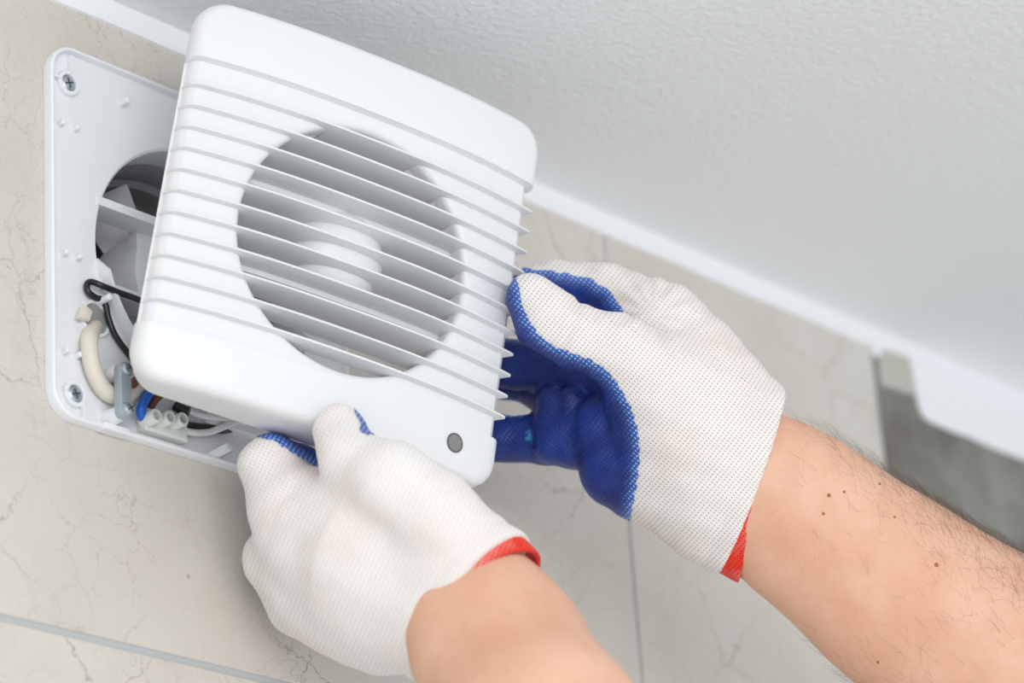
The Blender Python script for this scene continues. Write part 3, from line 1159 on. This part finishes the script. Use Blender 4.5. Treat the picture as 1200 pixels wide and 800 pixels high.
KN, TH = cpt(764, 366, ZR), cpt(668, 386, ZR - 0.018)
TA = np.array([0.92, 0.38, 0.0])


def wrinkles(P):
    """puckers fanning out from the index knuckle, a crease across the thumb joint"""
    d = P - KN
    r = np.hypot(d[..., 0], d[..., 1])
    a = np.arctan2(d[..., 1], d[..., 0])
    k = 0.0007 * np.exp(-((r - 0.013) / 0.009) ** 2) * np.sin(11 * a + 0.6)
    e = P - TH
    u = e @ TA + 6.0 * (e[..., 1] ** 2)
    rr = np.exp(-((e ** 2).sum(-1) / 0.020 ** 2))
    k = k + rr * (0.0011 * np.exp(-(u / 0.0016) ** 2) - 0.0008 * np.exp(-((u - 0.004) / 0.0022) ** 2) + 0.0006 * np.exp(-((u + 0.006) / 0.0018) ** 2))
    return k


A1 = Limb(ZR)
A1.chain([(840, 528, 0, 56), (892, 570, -3, 70), (960, 622, -6, 82), (1060, 700, -12, 96), (1180, 786, -20, 112), (1330, 895, -30, 122), (1420, 960, -36, 118)], 0.01, 1.38, 0.03)
A1.chain([(905, 582, -12, 8), (935, 606, -22, 14), (990, 650, -24, 14)], 0.014, 1.0)                        # tendon
cpR = cpt(878, 570, ZR)
cnR = np.array([0.936, 0.352, 0.05])
polyR = [(-99, 99, [(590, 316), (603, 320), (609, 345), (617, 370), (632, 392), (648, 405), (672, 414), (692, 421), (710, 432), (725, 450), (740, 478), (748, 505), (750, 535), (746, 570), (738, 610), (560, 640), (440, 600), (440, 380), (585, 390), (580, 350)]),
         (4, 99, [(560, 318), (618, 315), (650, 318), (690, 326), (712, 338), (730, 360), (736, 378), (700, 378), (660, 360), (630, 330), (615, 322), (600, 420), (540, 420)])]
arm1 = make_hand(H1, (cpR, cnR), A1, (0.79, 0.61), polyR, (-0.55, 0.45, -0.15), 'knit', (0.0006, 0.24, (-0.352, 0.936, 0.25)), 0.00125, noise1,
                 'white knit glove on the hand gripping the louvred side', 'blue latex palm dip')

# --- lower edge of the cover: thumb on the front, index finger beneath
ZL = 1.345
H2 = Limb(ZL)
H2.chain([(600, 790, -32, 84), (556, 714, -20, 88), (470, 668, 4, 104), (412, 650, 24, 112)], 0.010, 1.4, 0.02)
H2.chain([(420, 640, 0, 90), (350, 606, 14, 50)], 0.012, 1.1)
H2.chain([(360, 640, 8, 50), (334, 590, 20, 42), (316, 546, 30, 36), (352, 545, 44, 26)], 0.008, 1.0)            # index
H2.chain([(540, 650, -22, 60), (506, 606, -24, 54), (458, 566, -22, 47), (410, 538, -10, 34), (397, 504, 5, 31)], 0.010, 1.0, 0.006)   # thumb
H2.chain([(390, 680, 22, 60), (330, 656, 38, 45), (345, 612, 62, 30), (380, 600, 70, 24)], 0.008, 1.0)            # middle
H2.chain([(410, 720, 18, 54), (358, 702, 42, 46), (372, 660, 66, 30), (410, 640, 72, 24)], 0.008, 1.0)            # ring
H2.chain([(450, 740, 12, 50), (405, 728, 38, 42), (420, 692, 64, 28), (450, 676, 70, 22)], 0.008, 1.0)            # little


def noise2(P):
    x, y, z = P[..., 0], P[..., 1], P[..., 2]
    return 0.0003 * np.sin(280 * x + 150 * y) * np.sin(240 * y - 160 * z) + 0.00025 * np.sin(170 * x - 300 * y + 90 * z)


A2 = Limb(ZL)
A2.chain([(500, 668, -10, 52), (556, 718, -22, 67), (594, 778, -40, 81), (640, 870, -75, 98), (695, 1010, -125, 112), (750, 1150, -175, 116)], 0.01, 1.3, 0.03)
cpL = cpt(556, 706, ZL - 0.022)
cnL = np.array([0.72, 0.55, -0.42])
polyL = [(12, 99, [(290, 498), (296, 510), (320, 516), (345, 532), (366, 545), (420, 560), (420, 480), (330, 480)]),
         (-99, 40, [(408, 465), (414, 478), (420, 490), (423, 508), (450, 510), (450, 465)])]
arm2 = make_hand(H2, (cpL, cnL), A2, (0.9, 0.42), polyL, (0.35, -0.75, 0.35), 'knitsoft', (0.0012, 0.19, (0.85, -0.4, 0.2)), 0.00125, noise2,
                 'white knit glove on the hand holding the lower edge', 'blue latex palm dip')


# --- arm hair (uncountable) and moles
def arm_hair(arm, n, pick, flow, ln):
    A, V, Q, Nn = arm
    pix = np.c_[600 + F * V[:, 0] / V[:, 2], 400 + F * V[:, 1] / V[:, 2]]
    wgt = pick(pix, Nn)
    wgt = wgt / wgt.sum()
    ids = rng.choice(len(V), n, p=wgt)
    vs, fs = [], []
    for i in ids:
        p, nn = V[i] + rng.normal(0, 0.0008, 3), Nn[i]
        fl = np.array(flow) + rng.normal(0, 0.35, 3)
        fl -= nn * (fl @ nn)
        fl /= np.linalg.norm(fl)
        L_ = ln * rng.uniform(0.5, 1.2)
        curl = rng.normal(0, 0.9)
        side = np.cross(nn, fl)
        pts = []
        for k in range(6):
            t = k / 5
            pts.append(p - nn * 0.0006 + L_ * (t * fl * 0.9 + nn * (0.75 * t - 0.55 * t * t) + side * curl * t * t * 0.5))
        r = 0.000047
        b = len(vs)
        for k, q in enumerate(pts):
            rk = r * (1.0 - 0.7 * k / 5)
            vs += [q + side * rk, q - side * rk * 0.5 + nn * rk * 0.87, q - side * rk * 0.5 - nn * rk * 0.87]
        for k in range(5):
            for e in range(3):
                e2 = (e + 1) % 3
                fs.append((b + 3 * k + e, b + 3 * k + e2, b + 3 * k + 3 + e2, b + 3 * k + 3 + e))
    o = raw_mesh('arm_hair', cam2world(np.array(vs)), fs, MAT['hair'], A, PB)
    o['kind'] = 'stuff'


def pick1(pix, n):
    x, y = pix.T
    w = np.clip((x - 905) / 200, 0, 1.0)
    up = np.clip(-(n @ np.array([-0.6, 0.8, 0])), 0, 1) ** 2 * 6.0
    lo = np.clip((n @ np.array([-0.6, 0.8, 0])), 0, 1) ** 3 * 1.6
    return (w ** 1.2) * (0.35 + up + lo) * (n[:, 2] < 0.45) * (x < 1260) + 1e-9


def pick2(pix, n):
    x, y = pix.T
    return np.clip((y - 700) / 200, 0, 1) * (n[:, 2] < 0.3) * (y < 900) + 1e-9


arm_hair(arm1, 2000, pick1, (-0.45, -0.75, 0.0), 0.014)
arm_hair(arm2, 60, pick2, (0.7, 0.3, 0.0), 0.006)
A, V3, Q3, N3 = arm1
pix = np.c_[600 + F * V3[:, 0] / V3[:, 2], 400 + F * V3[:, 1] / V3[:, 2]]
for mx, my, r in ((973, 579, .0010), (987, 577, .0007), (966, 605, .0008), (1030, 568, .0008), (1097, 662, .0011), (1029, 778, .0008), (1050, 603, .0006)):
    dd = np.hypot(pix[:, 0] - mx, pix[:, 1] - my) + 1e3 * (N3[:, 2] > 0)
    i = int(dd.argmin())
    p, nn = V3[i], N3[i]
    u = np.cross(nn, [0, 1, 0.3])
    u /= np.linalg.norm(u)
    w = np.cross(nn, u)
    L = []
    for rr, hh in ((1, -0.0006), (0.95, 0.0001), (0.6, 0.0003), (0.1, 0.0004)):
        L.append([tuple(cam2world(p + nn * hh + r * rr * (math.cos(t) * u + math.sin(t) * w)) - PB) for t in np.linspace(0, 2 * math.pi, 11)[:-1]])
    MB().loops(L).build('mole', MAT['mole'], A, angle=60)
